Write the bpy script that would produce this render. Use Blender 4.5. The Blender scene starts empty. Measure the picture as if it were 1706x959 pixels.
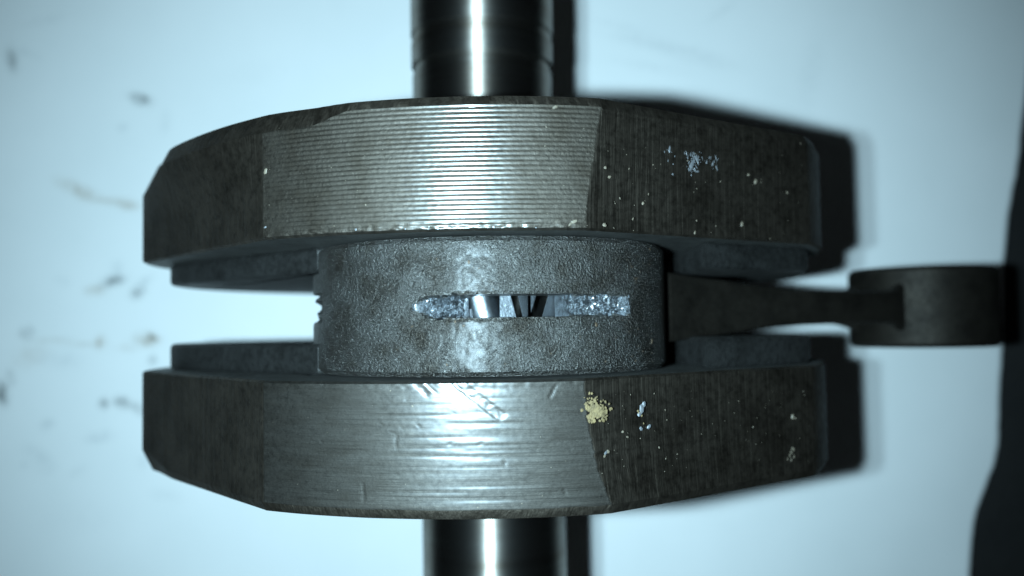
import bpy, bmesh, math, random
import numpy as np
from mathutils import Vector, Matrix

random.seed(7)
rng = np.random.default_rng(11)
MM = 0.001
scene = bpy.context.scene
C = scene.collection
rad = math.radians

# ------------------------------------------------------------------ camera
CAM = Vector((0.0045, -0.0031, 0.263))
TILT = rad(2.5)
cam_d = bpy.data.cameras.new('camera')
cam = bpy.data.objects.new('camera', cam_d)
C.objects.link(cam)
cam.location = CAM
cam.rotation_euler = (TILT, 0, 0)
cam_d.sensor_width = 36
cam_d.lens = 36 * 1500 / 1706
cam_d.clip_start = 0.004
cam_d.clip_end = 20
cam_d.dof.use_dof = True
cam_d.dof.focus_distance = 0.132
cam_d.dof.aperture_fstop = 12.0
scene.camera = cam

# ------------------------------------------------------------------ world: an unlit room
w = bpy.data.worlds.new('World')
scene.world = w
w.use_nodes = True
w.node_tree.nodes['Background'].inputs[0].default_value = (0.75, 0.92, 1.0, 1)
w.node_tree.nodes['Background'].inputs[1].default_value = 0.009

# ------------------------------------------------------------------ the phone's two flash diodes, left of the lens
def flash(x, y, watts):
    l = bpy.data.lights.new('flash_diode', 'SPOT')
    l.energy = watts
    l.color = (0.555, 0.845, 1.0)
    l.shadow_soft_size = 0.0024
    l.spot_size = rad(95)
    l.spot_blend = 1.0
    o = bpy.data.objects.new('flash_diode', l)
    C.objects.link(o)
    o.location = CAM + Vector((x * MM, y * MM, 0.001))
    o.rotation_euler = (TILT, rad(-2), 0)
    return o
flash(-21, -1.5, 2.85)
flash(-29.5, -1.5, 1.5)

scene.view_settings.view_transform = 'Standard'
scene.view_settings.look = 'None'
scene.view_settings.exposure = 0.0
scene.view_settings.gamma = 1
scene.render.resolution_x = 1024
scene.render.resolution_y = 576

# ------------------------------------------------------------------ materials
def new_mat(name):
    m = bpy.data.materials.new(name)
    m.use_nodes = True
    nt = m.node_tree
    return m, nt, nt.nodes['Principled BSDF']

def N(nt, kind, **kw):
    n = nt.nodes.new(kind)
    for k, v in kw.items():
        if hasattr(n, k):
            setattr(n, k, v)
        else:
            n.inputs[k].default_value = v
    return n

def noise(nt, vec, scale, detail=4, rough=0.6, stretch=(1, 1, 1)):
    mp = N(nt, 'ShaderNodeMapping')
    mp.inputs['Scale'].default_value = stretch
    nt.links.new(vec, mp.inputs['Vector'])
    n = N(nt, 'ShaderNodeTexNoise')
    n.inputs['Scale'].default_value = scale
    n.inputs['Detail'].default_value = detail
    n.inputs['Roughness'].default_value = rough
    nt.links.new(mp.outputs[0], n.inputs['Vector'])
    return n.outputs['Fac']

def ramp(nt, fac, stops):
    r = N(nt, 'ShaderNodeValToRGB')
    el = r.color_ramp.elements
    while len(el) < len(stops):
        el.new(0.5)
    for e, (p, c) in zip(el, stops):
        e.position = p
        e.color = (c, c, c, 1) if not isinstance(c, tuple) else (*c, 1)
    nt.links.new(fac, r.inputs[0])
    return r.outputs[0]

def mix(nt, fac, a, b):
    m = N(nt, 'ShaderNodeMix')
    m.data_type = 'RGBA'
    for sock, v in ((m.inputs[0], fac), (m.inputs[6], a), (m.inputs[7], b)):
        if isinstance(v, (int, float)):
            sock.default_value = v
        elif isinstance(v, tuple):
            sock.default_value = (*v, 1)
        else:
            nt.links.new(v, sock)
    return m.outputs[2]

def bumps(nt, bsdf, layers):
    prev = None
    for h, strength, dist in layers:
        b = N(nt, 'ShaderNodeBump')
        b.inputs['Strength'].default_value = strength
        b.inputs['Distance'].default_value = dist
        nt.links.new(h, b.inputs['Height'])
        if prev is not None:
            nt.links.new(prev, b.inputs['Normal'])
        prev = b.outputs[0]
    nt.links.new(prev, bsdf.inputs['Normal'])

def metal(name, base, dirt, rough, metallic, dirt_amt, layers, dirt_scale=260, rvar=0.1, stretch=(1, 1, 1), aniso=0.0, coat=0.0, coat_rough=0.25):
    """layers: (scale, detail, stretch, strength, distance)"""
    m, nt, b = new_mat(name)
    tc = N(nt, 'ShaderNodeTexCoord').outputs['Object']
    d1 = noise(nt, tc, dirt_scale, 6, 0.65, stretch)
    d2 = noise(nt, tc, dirt_scale * 6, 4, 0.7)
    dm = ramp(nt, d1, [(0.42, 0.0), (0.68, dirt_amt)])
    col = mix(nt, dm, base, dirt)
    col = mix(nt, ramp(nt, d2, [(0.55, 0.0), (0.75, 0.55 * min(1, dirt_amt + 0.3))]), col, dirt)
    nt.links.new(col, b.inputs['Base Color'])
    r = ramp(nt, d2, [(0.3, rough - rvar), (0.7, rough + rvar)])
    nt.links.new(r, b.inputs['Roughness'])
    b.inputs['Metallic'].default_value = metallic
    b.inputs['Coat Weight'].default_value = coat
    b.inputs['Coat Roughness'].default_value = coat_rough
    if aniso:
        tg = N(nt, 'ShaderNodeTangent')
        tg.direction_type = 'RADIAL'
        tg.axis = 'Y'
        nt.links.new(tg.outputs[0], b.inputs['Tangent'])
        b.inputs['Anisotropic'].default_value = aniso
        b.inputs['Anisotropic Rotation'].default_value = 0.25
    L = []
    for (sc, det, st, s, dist) in layers:
        L.append((noise(nt, tc, sc, det, 0.65, st), s, dist))
    bumps(nt, b, L)
    return m

M = {}
M['turned'] = metal('turned_steel', (0.072, 0.0615, 0.050), (0.032, 0.0245, 0.0165), 0.61, 1.0, 0.55,
                    [(1900, 4, (1, 1, 1), 0.6, 0.00018), (500, 4, (0.12, 6, 1), 0.4, 0.00006)], 220, coat=1.0, coat_rough=0.26)
M['brushed'] = metal('brushed_steel', (0.058, 0.0525, 0.0455), (0.027, 0.022, 0.0165), 0.62, 1.0, 0.5,
                     [(2400, 3, (1, 1, 1), 0.35, 0.0001), (420, 5, (0.03, 6, 1), 0.8, 0.00014)], 200, 0.1, (0.5, 2, 1), 0.15, coat=1.0, coat_rough=0.27)
M['milled'] = metal('milled_steel', (0.074, 0.061, 0.048), (0.021, 0.0165, 0.012), 0.58, 1.0, 0.6,
                    [(1400, 3, (1, 1, 1), 0.25, 0.0001), (300, 3, (3.2, 0.04, 3.2), 0.9, 0.0003)], 130)
M['side'] = metal('machined_face_steel', (0.08, 0.08, 0.075), (0.025, 0.022, 0.02), 0.6, 1.0, 0.5,
                  [(900, 5, (1, 1, 1), 0.35, 0.00015)], 180)
M['plate'] = metal('cast_plate_steel', (0.080, 0.079, 0.076), (0.022, 0.021, 0.019), 0.55, 0.95, 0.6,
                   [(700, 6, (1, 1, 1), 0.6, 0.0003)], 150)
M['cast'] = metal('shot_peened_steel', (0.120, 0.116, 0.108), (0.033, 0.0255, 0.0175), 0.40, 1.0, 0.75,
                  [(2500, 3, (1, 1, 1), 1.0, 0.00044), (4200, 2, (1, 1, 1), 0.8, 0.0003)], 190, 0.1, coat=0.12, coat_rough=0.3)
M['slot'] = metal('oily_cut_grain', (0.20, 0.22, 0.24), (0.015, 0.015, 0.015), 0.42, 1.0, 0.9,
                  [(2600, 3, (1, 1, 1), 1.0, 0.0005)], 900, 0.1, coat=0.4, coat_rough=0.2)
M['rod'] = metal('oil_blackened_steel', (0.025, 0.0205, 0.0155), (0.009, 0.007, 0.005), 0.62, 0.75, 0.8,
                 [(1100, 4, (1, 1, 1), 0.4, 0.0002)], 200)
M['shaft'] = metal('ground_shaft_steel', (0.40, 0.37, 0.33), (0.20, 0.15, 0.10), 0.48, 1.0, 0.6,
                   [(300, 4, (1, 9, 1), 0.10, 0.00002)], 90, 0.03, (0.15, 3, 0.15), 1.0, coat=0.25, coat_rough=0.5)
M['roller'] = metal('polished_roller_steel', (0.24, 0.26, 0.28), (0.07, 0.07, 0.07), 0.36, 1.0, 0.5,
                    [(900, 3, (1, 1, 1), 0.3, 0.0002)], 300, 0.06)
M['cage'] = metal('bearing_cage_steel', (0.085, 0.092, 0.10), (0.03, 0.033, 0.036), 0.5, 0.8, 0.4,
                  [(1800, 3, (1, 1, 1), 0.5, 0.0002)], 400)

def plain(name, col, rough, metallic=0.0, var=0.3, scale=1500):
    m, nt, b = new_mat(name)
    tc = N(nt, 'ShaderNodeTexCoord').outputs['Object']
    n = noise(nt, tc, scale, 3)
    nt.links.new(mix(nt, ramp(nt, n, [(0.3, 0.0), (0.7, 1.0)]), tuple(c * (1 - var) for c in col), tuple(min(1, c * (1 + var)) for c in col)), b.inputs['Base Color'])
    b.inputs['Roughness'].default_value = rough
    b.inputs['Metallic'].default_value = metallic
    return m
M['grit'] = plain('pale_grit', (0.13, 0.105, 0.075), 0.6)
M['chip'] = plain('bright_metal_chips', (0.21, 0.215, 0.225), 0.45, 0.5)
M['crust'] = plain('ochre_crust', (0.125, 0.088, 0.038), 0.8, 0, 0.45)

def paper_mat():
    m, nt, b = new_mat('white_paper')
    tc = N(nt, 'ShaderNodeTexCoord').outputs['Object']
    at = N(nt, 'ShaderNodeAttribute')
    at.attribute_name = 'stain'
    n1 = noise(nt, tc, 420, 5, 0.7)
    n2 = noise(nt, tc, 14, 4, 0.6)
    base = mix(nt, ramp(nt, n2, [(0.35, 0.0), (0.7, 1.0)]), (0.80, 0.80, 0.79), (0.74, 0.75, 0.74))
    mth = N(nt, 'ShaderNodeMath', operation='MULTIPLY')
    nt.links.new(at.outputs['Alpha'], mth.inputs[0])
    nt.links.new(ramp(nt, n1, [(0.34, 0.15), (0.60, 1.0)]), mth.inputs[1])
    nt.links.new(mix(nt, mth.outputs[0], base, at.outputs['Color']), b.inputs['Base Color'])
    b.inputs['Roughness'].default_value = 0.75
    b.inputs['Specular IOR Level'].default_value = 0.25
    bumps(nt, b, [(noise(nt, tc, 60, 3), 0.15, 0.0006), (noise(nt, tc, 1500, 3), 0.2, 0.00008)])
    return m
M['paper'] = paper_mat()
M['table'] = metal('dark_table_top', (0.006, 0.0055, 0.005), (0.002, 0.002, 0.002), 0.7, 0.0, 0.6,
                   [(300, 5, (1, 1, 1), 0.4, 0.0005)], 60)

# ------------------------------------------------------------------ mesh helpers
def link(name, me, mats, parent=None, smooth=None):
    for mt in (mats if isinstance(mats, (list, tuple)) else [mats]):
        me.materials.append(mt)
    if smooth is not None:
        me.polygons.foreach_set('use_smooth', [True] * len(me.polygons))
        me.set_sharp_from_angle(angle=rad(smooth))
    o = bpy.data.objects.new(name, me)
    C.objects.link(o)
    if parent is not None:
        o.parent = parent
    return o

def mesh_from(name, verts, faces):
    me = bpy.data.meshes.new(name)
    me.from_pydata([tuple(v) for v in verts], [], faces)
    me.validate()
    bm = bmesh.new()
    bm.from_mesh(me)
    bmesh.ops.recalc_face_normals(bm, faces=bm.faces)
    bm.to_mesh(me)
    bm.free()
    return me

def lathe_y(prof, seg=96, jitter=0.0):
    """prof: list of (y_mm, r_mm) with r=0 at both ends; revolve about the y axis"""
    vs, fs = [], []
    rings = []
    for (y, r) in prof:
        if r <= 0:
            rings.append([len(vs)])
            vs.append((0, y * MM, 0))
        else:
            st = len(vs)
            for k in range(seg):
                a = 2 * math.pi * k / seg
                vs.append((r * MM * math.sin(a), y * MM, r * MM * math.cos(a)))
            rings.append(list(range(st, st + seg)))
    for a, b in zip(rings, rings[1:]):
        for k in range(seg):
            k2 = (k + 1) % seg
            if len(a) == 1 and len(b) == 1:
                continue
            if len(a) == 1:
                fs.append((a[0], b[k], b[k2]))
            elif len(b) == 1:
                fs.append((a[k], b[0], a[k2]))
            else:
                fs.append((a[k], b[k], b[k2], a[k2]))
    return vs, fs

def prism(poly, y0, y1, bev=0.0, segs=2):
    """poly: list of (x, z) in mm, extruded along y from y0 to y1"""
    bm = bmesh.new()
    a = [bm.verts.new((x * MM, y0 * MM, z * MM)) for x, z in poly]
    b = [bm.verts.new((x * MM, y1 * MM, z * MM)) for x, z in poly]
    n = len(poly)
    bm.faces.new(a)
    bm.faces.new(b[::-1])
    for i in range(n):
        bm.faces.new((a[i], b[i], b[(i + 1) % n], a[(i + 1) % n]))
    bmesh.ops.recalc_face_normals(bm, faces=bm.faces)
    if bev > 0:
        ed = [e for e in bm.edges if abs(e.verts[0].co.y - e.verts[1].co.y) < 1e-7]
        bmesh.ops.bevel(bm, geom=ed, offset=bev * MM, segments=segs, affect='EDGES', profile=0.5)
    me = bpy.data.meshes.new('prism')
    bm.to_mesh(me)
    bm.free()
    return me

def smooth01(a, b, x):
    t = np.clip((np.asarray(x, float) - a) / (b - a), 0, 1)
    return t * t * (3 - 2 * t)

# ================================================================== SETTING: table and paper
me = bpy.data.meshes.new('table')
bm = bmesh.new()
bmesh.ops.create_cube(bm, size=1.0)
for v in bm.verts:
    v.co = Vector((v.co.x * 1.0 + 0.05, v.co.y * 0.8, v.co.z * 0.03 - 0.01525))
bmesh.ops.bevel(bm, geom=bm.edges[:], offset=0.003, segments=2, affect='EDGES')
bm.to_mesh(me)
bm.free()
table = link('table', me, M['table'])
table['kind'] = 'structure'

# pixel of the photograph -> point of the paper, worked out once to place edge and stains (mm)
def on_paper(px, py):
    d = Vector(((px - 853) / 1500, (479.5 - py) / 1500, -1.0))
    d = Matrix.Rotation(TILT, 3, 'X') @ d
    t = CAM.z / -d.z
    p = CAM + d * t
    return p.x / MM, p.y / MM

edge_px = [(1745, -130), (1720, 60), (1706, 190), (1690, 300), (1672, 430), (1669, 590), (1662, 760), (1641, 815),
           (1622, 860), (1612, 959), (1606, 1100)]
edge = sorted([on_paper(*p)[::-1] for p in edge_px])
ey = np.array([e[0] for e in edge]); ex = np.array([e[1] for e in edge])
PY0, PY1, PX0 = -150.0, 160.0, -210.0
nx, ny = 290, 250
ys = np.linspace(PY0, PY1, ny)
right = np.interp(ys, ey, ex)
k = np.ones(7) / 7
right = np.convolve(np.pad(right, 3, mode='edge'), k, mode='valid')
right += np.convolve(rng.normal(0, 0.5, ny), np.ones(9) / 9, mode='same')
U = np.linspace(0, 1, nx)
X = PX0 + U[None, :] * (right[:, None] - PX0)
Y = np.repeat(ys[:, None], nx, 1)
Z = np.zeros_like(X)
Z -= 0.05 * (1 + np.sin(X * 0.031 + Y * 0.017))
# lower right corner lifts in a shallow curl
Z += 5.0 * smooth01(118, 150, X) * smooth01(-55, -100, Y)
verts = np.stack([X, Y, Z], -1).reshape(-1, 3) * MM
idx = np.arange(nx * ny).reshape(ny, nx)
faces = np.stack([idx[:-1, :-1], idx[:-1, 1:], idx[1:, 1:], idx[1:, :-1]], -1).reshape(-1, 4)
pm = bpy.data.meshes.new('paper_sheet')
pm.from_pydata(verts.tolist(), [], faces.tolist())
stain_col = np.zeros((ny * nx, 4))
stain_col[:, :3] = (0.1, 0.1, 0.1)
DK, BR, GR = (0.05, 0.06, 0.06), (0.33, 0.24, 0.15), (0.30, 0.33, 0.35)
stains = [  # px, py, half length, half width (px), angle, strength, colour
    (20, 100, 20, 8, -75, .75, DK), (235, 165, 19, 8, -20, .9, DK), (205, 212, 9, 7, 0, .25, GR),
    (115, 308, 26, 9, -18, .35, BR), (140, 322, 22, 9, -20, .6, BR), (185, 335, 34, 6, -8, .5, BR), (215, 342, 16, 8, -5, .5, BR),
    (70, 34, 40, 6, 12, .18, GR), (45, 88, 26, 5, -20, .2, GR), (275, 205, 9, 22, 0, .16, GR),
    (188, 468, 20, 9, 12, .75, DK), (195, 448, 12, 14, 0, .25, GR), (158, 484, 16, 8, 0, .5, BR), (229, 487, 12, 9, 30, .85, DK), (240, 470, 18, 8, 40, .3, GR),
    (105, 467, 14, 7, -30, .2, GR), (44, 554, 11, 10, 0, .5, DK), (166, 570, 8, 10, 0, .65, BR), (115, 570, 70, 4, -6, .3, BR),
    (246, 566, 20, 10, -10, .85, BR), (252, 562, 10, 7, -10, .5, DK), (215, 578, 16, 6, 0, .3, BR), (254, 600, 7, 8, 0, .6, DK), (50, 592, 28, 18, 20, .22, BR), (100, 600, 34, 12, 0, .18, GR),
    (3, 655, 9, 20, 10, 1.0, DK), (18, 628, 6, 14, 20, .4, DK), (173, 672, 7, 10, 0, .75, DK), (203, 670, 13, 8, -15, .85, DK), (232, 681, 20, 7, -20, .6, DK),
    (79, 708, 12, 8, 0, .4, GR), (165, 728, 22, 8, 8, .45, GR), (60, 755, 24, 10, -25, .22, GR), (75, 778, 20, 16, 0, .12, GR), (237, 770, 10, 12, 0, .2, GR),
    (130, 785, 16, 8, 30, .14, GR), (40, 775, 6, 6, 0, .25, GR), (275, 825, 26, 10, -10, .15, GR),
    (1100, 75, 90, 9, -12, .22, GR), (1040, 45, 60, 6, -15, .15, GR), (1170, 100, 60, 12, -12, .16, GR), (1200, 20, 30, 6, 35, .15, GR), (1350, 120, 18, 60, -10, .12, GR),
    (1080, 110, 70, 7, -10, .14, GR), (420, 120, 60, 20, 10, .06, GR), (120, 860, 70, 30, 0, .05, GR)]
vx = verts[:, 0] / MM; vy = verts[:, 1] / MM
PXMM = 263 / 1500
for (px, py, L, W, ang, s, col) in stains:
    cx, cy = on_paper(px, py)
    a = rad(ang)
    u = ((vx - cx) * math.cos(a) + (vy - cy) * math.sin(a)) / (L * PXMM)
    v = (-(vx - cx) * math.sin(a) + (vy - cy) * math.cos(a)) / (W * PXMM)
    mk = s * np.exp(-np.clip((u * u + v * v), 0, 30) ** 1.3)
    tot = stain_col[:, 3] + mk + 1e-6
    for c in range(3):
        stain_col[:, c] = (stain_col[:, c] * stain_col[:, 3] + col[c] * mk) / tot if True else 0
    stain_col[:, 3] = np.clip(tot, 0, 1)
at = pm.attributes.new('stain', 'FLOAT_COLOR', 'POINT')
at.data.foreach_set('color', stain_col.astype(np.float32).ravel())
paper = link('paper_sheet', pm, M['paper'], None, 60)
sol = paper.modifiers.new('thickness', 'SOLIDIFY')
sol.thickness = 0.0001
sol.offset = -1
paper['label'] = 'white paper sheet with grease smudges lying under the crankshaft'
paper['category'] = 'paper'

# ================================================================== CRANKSHAFT
R = 68.0
AX = 68.0                     # height of the main axis above the paper
PINX, PINZ = 0.5, AX + 33.0   # crank pin
BE = 31.0                     # big end radius
Y_IN, Y_OUT = 10.6, 30.0
crank = bpy.data.objects.new('crankshaft', None)
C.objects.link(crank)
crank.location = (0, 0, 0)
crank.rotation_euler = (0, 0, rad(0.9))
crank['label'] = 'steel motorcycle crankshaft with two flywheel webs and a connecting rod on white paper'
crank['category'] = 'crankshaft'

def facet_point(lat, yy, side):
    """height (mm above axis) of the rim surface at lateral lat"""
    if -33 <= lat <= 17:
        return math.sqrt(R * R - lat * lat)
    if lat > 17:
        a = (17, math.sqrt(R * R - 17 * 17)); b = (57, 37)
    else:
        a = (-33, math.sqrt(R * R - 33 * 33)); b = (-68.3, 17.5)
    t = (lat - a[0]) / (b[0] - a[0])
    return a[1] + (b[1] - a[1]) * t

def vnoise(x, y, seed, f):
    g = np.random.default_rng(seed).random((64, 64))
    xf, yf = x * f, y * f
    xi, yi = np.floor(xf).astype(int), np.floor(yf).astype(int)
    tx, ty = xf - xi, yf - yi
    tx, ty = tx * tx * (3 - 2 * tx), ty * ty * (3 - 2 * ty)
    q = lambda i, j: g[i % 64, j % 64]
    return (q(xi, yi) * (1 - tx) + q(xi + 1, yi) * tx) * (1 - ty) + (q(xi, yi + 1) * (1 - tx) + q(xi + 1, yi + 1) * tx) * ty

def make_web(sign):
    top = sign > 0
    n1, n2, n3, n4 = 200, 70, 120, 56
    S = n1 + n2 + n3 + n4
    NV = 150 if top else 105
    v = np.linspace(0, 1, NV)
    phl = -math.asin(33 / R)
    le = (-68.3, 17.5); re = (57.0, 37.0)
    re_a = math.atan2(re[0], re[1]); le_a = math.atan2(le[0], le[1])
    # chamfer width along the outline
    sec = np.concatenate([np.zeros(n1), np.ones(n2), np.full(n3, 2), np.full(n4, 3)]).astype(int)
    c = np.full(S, 1.35)
    lat1 = R * np.sin(np.linspace(phl, math.asin(17 / R), n1))
    tt4 = np.linspace(0, 1, n4)
    if top:
        c[:n1] = 1.35 + 1.75 * smooth01(-18.5, -25.5, lat1)
        c[-n4:] = 3.1 + 3.0 * smooth01(0.4, 0.0, tt4)
        c[n1 + n2:n1 + n2 + n3] = 1.35 + (6.1 - 1.35) * smooth01(0.6, 1, np.linspace(0, 1, n3))
    else:
        c[-n4:] = 1.35 + 2.6 * smooth01(0.3, 0.0, tt4)
        c[n1 + n2:n1 + n2 + n3] = 1.35 + 2.6 * smooth01(0.6, 1, np.linspace(0, 1, n3))
    c += 0.12 * (vnoise(np.arange(S) * 1.0, np.zeros(S), 5 if top else 6, 0.09) - 0.5)
    YY = Y_IN + 0.35 + v[:, None] * (Y_OUT - Y_IN - 0.35 - c[None, :])      # NV x S
    T = (YY - Y_IN) / (Y_OUT - Y_IN)
    b = (15.4 + 2.7 * T ** 1.3) if top else (14.6 + 4.2 * T ** 2.0)
    b = b + 0.35 * (vnoise(YY, YY * 0, 61 if top else 62, 1.1) - 0.5) + 0.2 * (vnoise(YY, YY * 0, 63 if top else 64, 2.9) - 0.5)
    Xp = np.zeros((NV, S)); Zp = np.zeros((NV, S))
    f1 = np.linspace(0, 1, n1)[None, :]
    phr = np.arcsin(b[:, :n1] / R)
    ph = phl + (phr - phl) * f1
    Xp[:, :n1] = R * np.sin(ph); Zp[:, :n1] = R * np.cos(ph)
    f2 = (np.arange(1, n2 + 1) / (n2 + 1))[None, :]
    b2 = b[:, n1:n1 + n2]
    Xp[:, n1:n1 + n2] = b2 + (re[0] - b2) * f2
    z0 = np.sqrt(R * R - b2 ** 2)
    Zp[:, n1:n1 + n2] = z0 + (re[1] - z0) * f2
    ph3 = np.linspace(re_a, 2 * math.pi + le_a, n3)[None, :]
    r3 = R + (math.hypot(*le) - R) * smooth01(math.pi * 1.15, 2 * math.pi + le_a, ph3)
    Xp[:, n1 + n2:n1 + n2 + n3] = r3 * np.sin(ph3); Zp[:, n1 + n2:n1 + n2 + n3] = r3 * np.cos(ph3)
    f4 = (np.arange(1, n4 + 1) / (n4 + 1))[None, :]
    st = (R * math.sin(phl), R * math.cos(phl))
    lr = le
    Xp[:, -n4:] = lr[0] + (st[0] - lr[0]) * f4
    Zp[:, -n4:] = lr[1] + (st[1] - lr[1]) * f4
    if top:   # the outer shoulder of the left flat stays round
        bul = 4.6 * (4 * f4 * (1 - f4)) * T[:, -n4:] ** 2.0
        Xp[:, -n4:] -= 0.79 * bul; Zp[:, -n4:] += 0.61 * bul
    # relief of the turned band and the milled flats
    D = np.zeros((NV, S))
    bx = Xp[:, :n1]; by = YY[:, :n1]
    env = smooth01(0, 0.012, f1) * smooth01(1, 0.988, f1)
    if top:
        pitch = 0.69
        wob = 0.06 * (vnoise(bx, by, 3, 0.12) - 0.5)
        ph_ = (by + wob) / pitch * 2 * math.pi
        rid = 0.5 + 0.5 * np.cos(ph_)
        amp = 0.062 * (0.55 + 0.9 * vnoise(bx, by, 9, 0.16))
        amp *= 1 - 0.6 * smooth01(-26, -33, bx)
        D[:, :n1] = -amp * rid ** 1.6 * env
        D[:, :n1] += 0.018 * (vnoise(bx, by, 31, 2.2) - 0.5) * env
    else:
        D[:, :n1] = -0.05 * vnoise(bx * 0.03 + 3, by, 13, 2.6) ** 2 * env
        D[:, :n1] += 0.010 * (vnoise(bx, by, 33, 2.0) - 0.5) * env
        def gouge(x0, y0, x1, y1, wd, dep, ridged=0.0):
            dx, dy = x1 - x0, y1 - y0
            L = math.hypot(dx, dy)
            u = ((bx - x0) * dx + (by - y0) * dy) / L
            q = np.abs((bx - x0) * -dy + (by - y0) * dx) / L
            m_ = smooth01(wd * 1.15, wd * 0.75, q) * smooth01(-0.3, 0.2, u) * smooth01(L + 0.4, L - 0.5, u)
            prof = dep * (1 + ridged * 2.4 * (vnoise(u * 1.0 + 20, q * 0.5, 8, 2.3) - 0.5) + ridged * (vnoise(bx, by, 28, 2.6) - 0.5))
            D[:, :n1] -= m_ * prof
        gouge(-3.9, 10.4, 3.0, 15.9, 0.75, 0.055, 0.5)
        gouge(-4.6, 10.4, -1.2, 13.2, 0.14, 0.035)
        gouge(-9.6, 10.6, -7.4, 12.6, 0.4, 0.04, 0.5)
        gouge(-8.2, 10.6, -6.3, 12.3, 0.14, 0.035)
        gouge(-17.2, 25.0, -17.0, 27.6, 0.16, 0.06)
        gouge(-12.2, 18.0, -12.1, 20.2, 0.15, 0.04)
        gouge(9.6, 13.2, 10.6, 11.4, 0.2, 0.08)
        gouge(3.1, 21.8, 3.15, 22.6, 0.2, 0.05)
        gouge(11.4, 26.0, 11.5, 26.8, 0.12, 0.1)
        for _ in range(18):
            x0 = rng.uniform(-31, 14); y0 = rng.uniform(11.5, 27)
            aa = rng.uniform(0, 6.28); l = rng.uniform(0.2, 0.8)
            gouge(x0, y0, x0 + l * math.cos(aa), y0 + l * math.sin(aa), 0.16, 0.035)
    # ragged burr on the inner lip
    lip = smooth01(1.6, 0.0, YY[:, :n1] - Y_IN)
    D[:, :n1] += lip * (vnoise(bx * 1.0, by, 41, 1.3) - 0.62) * (0.30 if top else 0.10)
    rr = np.hypot(Xp, Zp)
    Xr = Xp * (1 + D / rr); Zr = Zp * (1 + D / rr)
    vs = []
    grid = np.stack([Xr, YY, Zr], -1)
    # extra rings
    inner = grid[0].copy(); inner[:, 1] = Y_IN
    ir = 0.35 + 0.5 * np.abs(vnoise(np.arange(S) * 1.0, np.zeros(S), 77 if top else 78, 0.35) - 0.5)
    sc = 1 - ir / np.hypot(inner[:, 0], inner[:, 2])
    inner[:, 0] *= sc; inner[:, 2] *= sc
    outer = grid[-1].copy(); outer[:, 1] = Y_OUT
    sc = 1 - (c * 0.48) / np.hypot(outer[:, 0], outer[:, 2])
    outer[:, 0] *= sc; outer[:, 2] *= sc
    allr = np.concatenate([inner[None], grid, outer[None]], 0)               # (NV+2) x S
    hub_i = np.stack([8 * np.sin(np.linspace(0, 6.283, S, endpoint=False)), np.full(S, Y_IN), 8 * np.cos(np.linspace(0, 6.283, S, endpoint=False))], -1)
    V = allr.reshape(-1, 3).copy()
    V[:, 1] *= sign
    V[:, 2] += AX
    n = NV + 2
    ii = np.arange(n * S).reshape(n, S)
    nxt = np.roll(ii, -1, 1)
    F = np.stack([ii[:-1], nxt[:-1], nxt[1:], ii[1:]], -1)
    if sign > 0:
        F = F[..., ::-1]
    faces = F.reshape(-1, 4).tolist()
    matsec = np.zeros((n - 1, S), int)
    matsec[:, :n1 - 1] = 0
    matsec[:, n1 - 1:] = 1
    matsec[-1, :] = 1
    mids = matsec.reshape(-1).tolist()
    ci = len(V); co = ci + 1
    V = np.vstack([V, [[0, Y_IN * sign, AX]], [[0, Y_OUT * sign, AX]]])
    for s in range(S):
        s2 = (s + 1) % S
        a = (int(ii[0, s]), int(ii[0, s2]), ci); b_ = (int(ii[-1, s2]), int(ii[-1, s]), co)
        faces.append(a if sign > 0 else a[::-1]); mids.append(2)
        faces.append(b_ if sign > 0 else b_[::-1]); mids.append(2)
    me = bpy.data.meshes.new('web')
    me.from_pydata((V * MM).tolist(), [], faces)
    me.polygons.foreach_set('material_index', mids)
    o = link('web', me, [M['turned'] if top else M['brushed'], M['milled'], M['side']], crank, 28)
    o['label'] = ('flywheel web with coarse turned grooves on its rim' if top else 'flywheel web with smooth brushed rim and diagonal file marks')
    # inner cheek plate with a U shaped pocket for the big end
    pl = []
    RP = R - 7.0
    wl, wr = PINX - 32.6, PINX + 33.2
    pts = []
    wr = PINX + 36.3
    def outl(x):   # height of the plate's top outline
        h = math.sqrt(max((66.5 if x > 0 else RP) ** 2 - x * x, 0))
        if x > 17 - 4:
            h = min(h, 65.8 + (x - 17) * (37 - 65.8) / 40 - 6.0)
        if x < -33:
            h = min(h, st[1] + (x - st[0]) * (lr[1] - st[1]) / (lr[0] - st[0]) - 9.0)
        return h
    # clockwise from right wall top, down the outside, round the bottom, to the left wall top
    for x in np.linspace(wr, 58.8, 8):
        pts.append((x, outl(x)))
    a0 = math.atan2(58.8, outl(58.8)); rr0 = math.hypot(58.8, outl(58.8))
    a1 = 2 * math.pi + math.atan2(-64.5, 13.0)
    for f in np.linspace(0, 1, 60)[1:]:
        a = a0 + (a1 - a0) * f
        r_ = RP if f > 0.3 else rr0 + (RP - rr0) * f / 0.3
        r_ += 4.8 * float(smooth01(0.75, 1.0, f))
        pts.append((r_ * math.sin(a), r_ * math.cos(a)))
    pz = PINZ - AX
    RPK = 31.05
    xe = PINX - 27.7
    for f in np.linspace(0, 1, 10)[1:]:
        pts.append((-64.5 + (xe + 64.5) * f, 13.0 + (46.3 - 13.0) * f ** 0.9))
    ae = math.atan2(51.5 - pz, xe - PINX)
    for f in np.linspace(0, 1, 30):
        a = math.pi - 0.44 + (math.pi + 0.44) * f
        rr_ = RPK if f < 0.5 else RPK + (wr - PINX - RPK) * (f - 0.5) * 2
        pts.append((PINX + rr_ * math.cos(a), pz + rr_ * math.sin(a)))
    pts = [(x, z + AX) for x, z in pts]
    y0, y1 = (6.2, Y_IN - 0.002) if sign > 0 else (-Y_IN + 0.002, -5.4)
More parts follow.
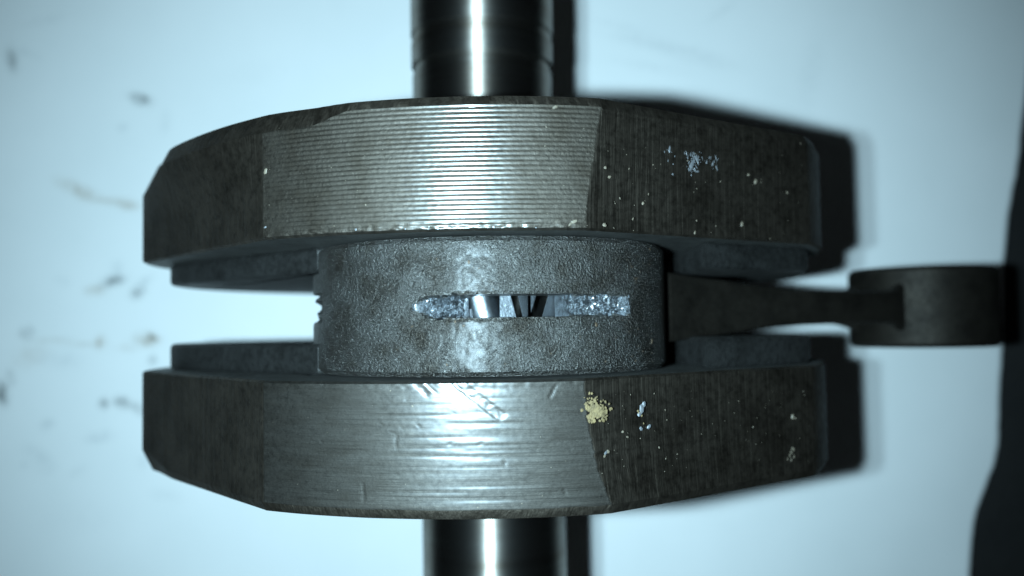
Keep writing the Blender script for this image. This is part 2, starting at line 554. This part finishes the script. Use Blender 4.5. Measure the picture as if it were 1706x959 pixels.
    link('cheek_plate', prism(pts, y0, y1, 0.9, 4), M['plate'], o, 35)
    return o

web_t = make_web(1)
web_b = make_web(-1)

# main shafts ------------------------------------------------------
def make_shaft(sign, dx, prof):
    vs, fs = lathe_y(prof, 128)
    vs = [(x, y * sign, z) for x, y, z in vs]
    o = link('shaft', mesh_from('shaft', vs, fs), M['shaft'], crank, 30)
    o.location = (dx * MM, 0, AX * MM)
    return o
make_shaft(1, -1.2, [(28, 0), (28, 15.2), (33, 15.2), (51.6, 15.15), (52.3, 14.75), (53.0, 14.75), (53.6, 15.4), (58.4, 15.4), (58.8, 15.15), (60.0, 15.15),
               (60.4, 15.5), (78, 15.5), (79, 14.4), (96, 12.2), (97, 10.0), (110, 10.0), (111, 9.0), (111, 0)])
make_shaft(-1, 0.0, [(28, 0), (28, 15.3), (66, 15.3), (67, 14.4), (90, 12.6), (91, 10.0), (104, 10.0), (105, 9.0), (105, 0)])

# crank pin --------------------------------------------------------
vs, fs = lathe_y([(-28, 0), (-28, 19), (28, 19), (28, 0)], 64)
pin = link('crank_pin', mesh_from('crank_pin', vs, fs), M['shaft'], crank, 30)
pin.location = (PINX * MM, 0, PINZ * MM)

# ------------------------------------------------------------------ connecting rod: the big end
SM = (102.5, 48.0)                               # small end centre (x, z)
def big_end():
    bore = 25.0
    hw = 10.3
    th = np.concatenate([np.arange(-100, -32, 1.0), np.arange(-32, 58, 0.45), np.arange(58, 260, 3.0)])
    sl = 1.72
    yl = np.concatenate([[-hw, -hw + 0.15, -hw + 0.7], np.linspace(-hw + 1.2, -sl - 0.45, 26), [-sl - 0.25, -sl],
                         np.linspace(-sl + 0.1, sl - 0.1, 13), [sl, sl + 0.25], np.linspace(sl + 0.45, hw - 1.2, 26), [hw - 0.7, hw - 0.15, hw]])
    TH, YL = np.meshgrid(th, yl, indexing='ij')
    Rr = np.full(TH.shape, BE)
    e = hw - np.abs(YL)
    Rr -= 0.65 * (1 - smooth01(0, 0.8, e))
    Rr += 0.07 * (vnoise(TH * 0.54, YL, 51, 0.7) - 0.5) * (np.abs(YL) < hw - 0.1) * ((TH > -32) & (TH < 57.5))
    Rr += 0.05 * (vnoise(TH * 0.54, YL, 52, 2.1) - 0.5) * (np.abs(YL) < hw - 0.1) * ((TH > -32) & (TH < 57.5))
    ta, tb, tc_, td = -20.5, -6.3, 25.5, 46.5
    half = sl * (0.35 + 0.65 * smooth01(-20.8, -14.5, TH)) + 0.28 * (vnoise(TH * 0.54, YL * 0 + 2 * (YL > 0), 57, 1.4) - 0.6) * ((TH < -5) | (TH > 26))
    ins = np.abs(YL) < half - 0.05
    ramp_l = smooth01(ta, ta + 9, TH); ramp_r = smooth01(td, td - 3.5, TH)
    gran = np.random.default_rng(5).random(TH.shape)
    dep = 2.4 * ramp_l * ramp_r * (0.85 + 0.45 * gran)
    dep = np.where(TH > tc_, 1.3 * ramp_r * (0.8 + 0.4 * gran) + 0.5 * smooth01(td, tc_, TH), dep)
    openm = (TH > tb) & (TH < tc_)
    dep = np.where(openm, BE - bore, dep)
    inslot = ins & (TH > ta) & (TH < td)
    Rr = np.where(inslot, BE - dep, Rr)
    # worn lip round the slot
    lipm = (np.abs(YL) < sl + 0.3) & ~inslot & (TH > ta) & (TH < td)
    Rr = np.where(lipm, Rr - 0.14 * gran, Rr)
    Rr = np.where((TH < -60) & (TH > -98) & (np.abs(YL - 0.2) < 2.6), Rr - 1.1 * smooth01(0.25, 0.7, vnoise(YL + 7, YL * 0, 91, 0.9)) - 0.35 * vnoise(YL, YL * 0, 92, 3.1), Rr)
    nt_, ny_ = TH.shape
    a = np.radians(TH)
    V = np.stack([Rr * np.sin(a), YL, Rr * np.cos(a)], -1).reshape(-1, 3)
    ii = np.arange(nt_ * ny_).reshape(nt_, ny_)
    fs = []; mi = []
    hole = (ins & openm)
    for i in range(nt_):
        j = (i + 1) % nt_
        for k in range(ny_ - 1):
            if hole[i, k] and hole[j, k] and hole[i, k + 1] and hole[j, k + 1]:
                continue
            fs.append((int(ii[i, k]), int(ii[j, k]), int(ii[j, k + 1]), int(ii[i, k + 1])))
            mi.append(1 if (inslot[i, k] and inslot[j, k] and inslot[i, k + 1] and inslot[j, k + 1]) else 0)
    # side faces and bore
    base = len(V)
    rb = [-hw, -sl + 0.1, sl - 0.1, hw]
    B = np.array([[bore * math.sin(t), y, bore * math.cos(t)] for t in a[:, 0] for y in rb])
    V = np.vstack([V, B])
    bi = base + np.arange(nt_ * 4).reshape(nt_, 4)
    for i in range(nt_):
        j = (i + 1) % nt_
        fs.append((int(ii[i, 0]), int(bi[i, 0]), int(bi[j, 0]), int(ii[j, 0])))
        fs.append((int(ii[i, -1]), int(ii[j, -1]), int(bi[j, 3]), int(bi[i, 3])))
        for k in range(3):
            if k == 1 and openm[i, 0] and openm[j, 0]:
                continue
            fs.append((int(bi[i, k]), int(bi[i, k + 1]), int(bi[j, k + 1]), int(bi[j, k])))
    me = bpy.data.meshes.new('connecting_rod')
    me.from_pydata((V * MM).tolist(), [], fs)
    me.polygons.foreach_set('material_index', mi + [0] * (len(fs) - len(mi)))
    me.validate()
    return me
rod = link('connecting_rod', big_end(), [M['cast'], M['slot']], crank, 40)
rod.location = (PINX * MM, 0, PINZ * MM)
rod['label'] = 'connecting rod with slotted grey big end'

# shank: an I beam lofted from the big end to the small end (rod local frame)
dirv = Vector((SM[0] - PINX, 0, SM[1] - PINZ))
LEN = dirv.length
dirv.normalize()
nrm = Vector((-dirv.z, 0, dirv.x))               # perpendicular, upward
def shank():
    st = [  # distance, half thickness in y, half height, web half thickness
        (27.5, 6.2, 17.0, 4.0), (33, 5.8, 15.2, 3.0), (38, 5.5, 13.8, 2.4), (44, 5.1, 13.0, 2.2), (50, 4.5, 12.2, 1.9), (57, 3.9, 11.6, 1.7), (64, 3.6, 11.2, 1.6),
        (76, 3.45, 10.4, 1.6), (LEN - 22, 3.55, 9.8, 1.7), (LEN - 19.5, 3.8, 9.2, 2.0), (LEN - 17.5, 4.4, 8.5, 2.6), (LEN - 15.6, 5.2, 7.6, 3.4), (LEN - 13.5, 5.6, 6.0, 4.0)]
    vs, fs = [], []
    rows = []
    for (d, hy, hh, wy) in st:
        fl = min(3.2, hh * 0.28)
        cb = 0.7
        sec = [(-hy, -hh + cb), (-hy + cb, -hh), (hy - cb, -hh), (hy, -hh + cb), (hy, -hh + fl), (wy, -hh + fl + 1.2), (wy, hh - fl - 1.2), (hy, hh - fl),
               (hy, hh - cb), (hy - cb, hh), (-hy + cb, hh), (-hy, hh - cb), (-hy, hh - fl), (-wy, hh - fl - 1.2), (-wy, -hh + fl + 1.2), (-hy, -hh + fl)]
        r0 = len(vs)
        for (y, h) in sec:
            p = dirv * d + nrm * h
            vs.append((p.x * MM, y * MM, p.z * MM))
        rows.append(list(range(r0, r0 + len(sec))))
    for a, b in zip(rows, rows[1:]):
        n = len(a)
        for k in range(n):
            fs.append((a[k], a[(k + 1) % n], b[(k + 1) % n], b[k]))
    fs.append(rows[0]); fs.append(rows[-1][::-1])
    return mesh_from('shank', vs, fs)
sh = link('shank', shank(), M['rod'], rod, 50)
sm_ = bpy.data.meshes.new('small_end')
prof = [(-9.2, 9.0), (-9.2, 15.6), (-8.3, 16.5), (8.3, 16.5), (9.2, 15.6), (9.2, 9.0), (8.6, 8.4), (-8.6, 8.4)]
vs, fs = [], []
seg = 96
for (y, r) in prof:
    for k in range(seg):
        a = 2 * math.pi * k / seg
        vs.append((r * MM * math.sin(a), y * MM, r * MM * math.cos(a)))
for i in range(len(prof)):
    j = (i + 1) % len(prof)
    for k in range(seg):
        fs.append((i * seg + k, j * seg + k, j * seg + (k + 1) % seg, i * seg + (k + 1) % seg))
se = link('small_end', mesh_from('small_end', vs, fs), M['rod'], rod, 35)
p = dirv * LEN
se.location = (p.x * MM, 0, p.z * MM)
se['label'] = 'dark cylindrical small end of the rod'

# rollers and cage pieces seen through the oil slot --------------------
vs, fs = lathe_y([(-7, 0), (-7, 2.3), (-6.6, 2.75), (6.6, 2.75), (7, 2.3), (7, 0)], 32)
rmesh = mesh_from('needle_roller', vs, fs)
first = True
for ang in (-15.0, -1.4, 38.0):
    if first:
        ro = link('needle_roller', rmesh, M['roller'], rod, 35); first = False; ro0 = ro
    else:
        ro = ro0.copy(); C.objects.link(ro); ro.parent = rod
    rr_ = 21.9
    if ang == -1.4: rr_ = 22.0
    elif ang > 0: rr_ = 21.8
    ro.rotation_euler = (0, 0, rad(14) if ang == -1.4 else 0)
    ro.location = (rr_ * MM * math.sin(rad(ang)), 0, rr_ * MM * math.cos(rad(ang)))
def cage_piece(poly, rad_top, tilt=0.0):
    """poly: (x, y) mm seen from above; a slab 1.2 mm thick under the bore"""
    bm = bmesh.new()
    cx = sum(q[0] for q in poly) / len(poly)
    up = []
    dn = []
    for (x, y) in poly:
        z = math.sqrt(max(rad_top ** 2 - x * x, 1)) + tilt * (x - cx)
        up.append(bm.verts.new((x * MM, y * MM, z * MM)))
        dn.append(bm.verts.new((x * MM, y * MM, (z - 1.2) * MM)))
    bm.faces.new(up); bm.faces.new(dn[::-1])
    n = len(poly)
    for i in range(n):
        bm.faces.new((up[i], dn[i], dn[(i + 1) % n], up[(i + 1) % n]))
    bmesh.ops.recalc_face_normals(bm, faces=bm.faces)
    bmesh.ops.bevel(bm, geom=bm.edges[:], offset=0.08 * MM, segments=1, affect='EDGES')
    me = bpy.data.meshes.new('cage_piece'); bm.to_mesh(me); bm.free()
    return link('cage_piece', me, M['cage'], rod, 35)
def px2lat(px, depth=137.0):
    return (px - 853) / 1500 * depth + CAM.x / MM - PINX
def q(px, y): return (px2lat(px), y)
cage_piece([q(832, 3), q(848, 3), q(864, -3), q(832, -3)], 24.7)
cage_piece([q(860, 3), q(880, 3), q(880, -1.1), q(877, -3), q(874, -3)], 24.0, -0.2)
cage_piece([q(885, 3), q(899, 3), q(885, -1.0)], 23.4, 0.0)
cage_piece([q(919, 3), q(959, 3), q(959, -3), q(899, -3)], 24.7)
cage_piece([q(767, -0.2), q(786, -0.2), q(790, -3), q(767, -3)], 24.2, 0.2)

# ------------------------------------------------------------------ grit, chips and the ochre crust stuck to the webs
def lump_mesh(items):
    """items: (x, y, z, nx, nz, size, flat, elong, ang) joined into one mesh; mm"""
    vs, fs = [], []
    for (x, y, z, nrm_, size, flat, el, ang) in items:
        t1 = Vector((0, 1, 0)); n_ = Vector(nrm_).normalized(); t0 = t1.cross(n_).normalized()
        base = len(vs)
        k = 6
        ca, sa = math.cos(ang), math.sin(ang)
        ring = []
        for lev, rs in ((-0.3, 1.0), (0.45, 0.75)):
            for i in range(k):
                a = 2 * math.pi * i / k
                rr = size * rs * random.uniform(0.65, 1.2)
                u, v_ = rr * math.cos(a) * el, rr * math.sin(a)
                u, v_ = u * ca - v_ * sa, u * sa + v_ * ca
                p = Vector((x, y, z)) + t0 * u + t1 * v_ + n_ * (lev * size * flat)
                vs.append((p.x * MM, p.y * MM, p.z * MM))
        p = Vector((x, y, z)) + n_ * (size * flat * random.uniform(0.6, 0.9))
        vs.append((p.x * MM, p.y * MM, p.z * MM))
        for i in range(k):
            j = (i + 1) % k
            fs.append((base + i, base + j, base + k + j, base + k + i))
            fs.append((base + k + i, base + k + j, base + 2 * k))
    return mesh_from('grit', vs, fs)

def surf(lat, yy):
    h = facet_point(lat, yy, 0)
    if lat > 17: n = (28.8, 0, 40)
    elif lat < -33: n = (-43.4, 0, 33)
    else: n = (lat, 0, h)
    return (lat, yy, AX + h), n

def px2rim(px, py):
    """where the photograph's point lies on the rims (lateral, y) in mm"""
    lat, dep = (px - 853) / 1500 * 130 + 4.5, 130
    for _ in range(8):
        h = facet_point(max(-66, min(57, lat)), 0, 0)
        dep = 263 - AX - h
        lat = (px - 853) / 1500 * dep + 4.5
    yc = (479.5 - py) / 1500 * dep
    yy = yc + CAM.y / MM + dep * math.sin(TILT)
    a = rad(-0.9)
    return lat * math.cos(a) - yy * math.sin(a), lat * math.sin(a) + yy * math.cos(a)

def specks(pts, mat, web, name):
    items = []
    for (px, py, size, flat, el, ang) in pts:
        lat, yy = px2rim(px, py)
        if not (10.9 < abs(yy) < 28.4) or not (-60 < lat < 56):
            continue
        (x, y, z), n = surf(lat, yy)
        items.append((x, y, z, n, size, flat, el, ang))
    o = link(name, lump_mesh(items), mat, web)
    o['kind'] = 'stuff'
    return o
G = random.gauss; Uf = random.uniform
def rand_sz(): return min(0.26, 0.04 + random.expovariate(1 / 0.035))
top_g = [(Uf(1005, 1350), Uf(190, 400), rand_sz(), .5, Uf(1, 1.8), Uf(0, 3)) for _ in range(75)]
top_g += [(Uf(445, 1000), Uf(185, 380), rand_sz() * .8, .5, Uf(1, 1.6), Uf(0, 3)) for _ in range(40)]
top_g += [(Uf(260, 440), Uf(230, 410), rand_sz() * .6, .5, Uf(1, 1.6), Uf(0, 3)) for _ in range(14)]
top_g += [(1017, 293, .3, .5, 1.3, .3), (1010, 277, .3, .6, 1, 1.2), (1008, 374, .35, .6, 1.2, 0), (1238, 372, .4, .5, 1.2, 1.2), (1262, 300, .4, .5, 1.4, 1),
          (1073, 337, .28, .5, 1, 0), (1250, 289, .3, .5, 1.2, 0), (1315, 319, .3, .5, 1, 0), (957, 368, .3, .4, 2, .6), (950, 373, .2, .4, 2, .9), (925, 175, .3, .5, 1.6, .5),
          (608, 340, .2, .5, 1, 0), (440, 283, .35, .4, 1.7, 1.2)]
specks(top_g, M['grit'], web_t, 'grit')
chips = [(G(1122, 6), G(240, 10), Uf(.03, .14), .25, Uf(1, 3.5), 1.5 + G(0, .3)) for _ in range(60)]
chips += [(G(1157, 7), G(258, 15), Uf(.03, .18), .25, Uf(1, 3.5), 1.5 + G(0, .3)) for _ in range(110)]
chips += [(G(1190, 6), G(260, 11), Uf(.03, .14), .25, Uf(1, 3.5), 1.5 + G(0, .3)) for _ in range(55)]
chips += [(1123, 288, .2, .4, 1.3, 0), (1165, 283, .22, .4, 1.5, 0), (1118, 245, .3, .3, 2.6, 1.5), (1155, 272, .45, .3, 1.6, 1.2)]
chips += [(Uf(440, 1000), Uf(377, 383), Uf(.06, .2), .6, Uf(1, 2.4), G(0, .5)) for _ in range(12)]
specks(chips, M['chip'], web_t, 'metal_chips')
bot_g = [(Uf(1000, 1350), Uf(650, 830), rand_sz() * .8, .5, Uf(1, 1.8), Uf(0, 3)) for _ in range(110)]
bot_g += [(Uf(455, 990), Uf(650, 850), rand_sz() * .6, .5, Uf(1, 1.6), Uf(0, 3)) for _ in range(40)]
bot_g += [(1318, 693, .4, .5, 1.4, 1.4), (1012, 750, .3, .5, 1, 0), (1006, 757, .25, .5, 1.4, 1)]
bot_g += [(G(1314, 6), G(755, 7), Uf(.1, .3), .4, 1.3, Uf(0, 3)) for _ in range(14)]
specks(bot_g, M['grit'], web_b, 'grit')
specks([(1068, 680, .5, .5, 1.7, 1.3), (1072, 672, .35, .5, 1.5, 1.3), (1064, 689, .35, .5, 1.5, 1.0), (1080, 709, .3, .5, 1.5, .5), (1067, 712, .3, .5, 1.3, 2.2),
        (1008, 752, .25, .4, 1.5, 1), (1027, 808, .2, .4, 2, .6)], M['chip'], web_b, 'metal_chips')
cr = [(G(995, 9), G(684, 7.5), Uf(.12, .34), .5, Uf(1, 1.5), Uf(0, 3)) for _ in range(150)]
cr += [(G(985, 8), G(665, 8), Uf(.1, .22), .7, Uf(1, 1.5), Uf(0, 3)) for _ in range(24)]
cr += [(G(1066, 3), G(684, 7), Uf(.12, .28), .7, 1.2, Uf(0, 3)) for _ in range(8)]
o = specks(cr, M['crust'], web_b, 'ochre_crust')

# flecks of rust and swarf on the big end, thickest towards the shank
items = []
for _ in range(120):
    t = rad(min(59, max(-35, G(50, 7) if random.random() < 0.65 else Uf(-30, 55))))
    y = Uf(-9.3, 9.3)
    if abs(y) < 2.1: continue
    n_ = (math.sin(t), 0, math.cos(t))
    items.append((BE * n_[0], y, BE * n_[2], n_, min(0.3, 0.05 + random.expovariate(1 / 0.05)), .45, Uf(1, 2), Uf(0, 3)))
o = link('rust_flecks', lump_mesh(items), plain('rust_brown_flecks', (0.075, 0.050, 0.030), 0.6, 0.3, 0.5), rod)
o['kind'] = 'stuff'
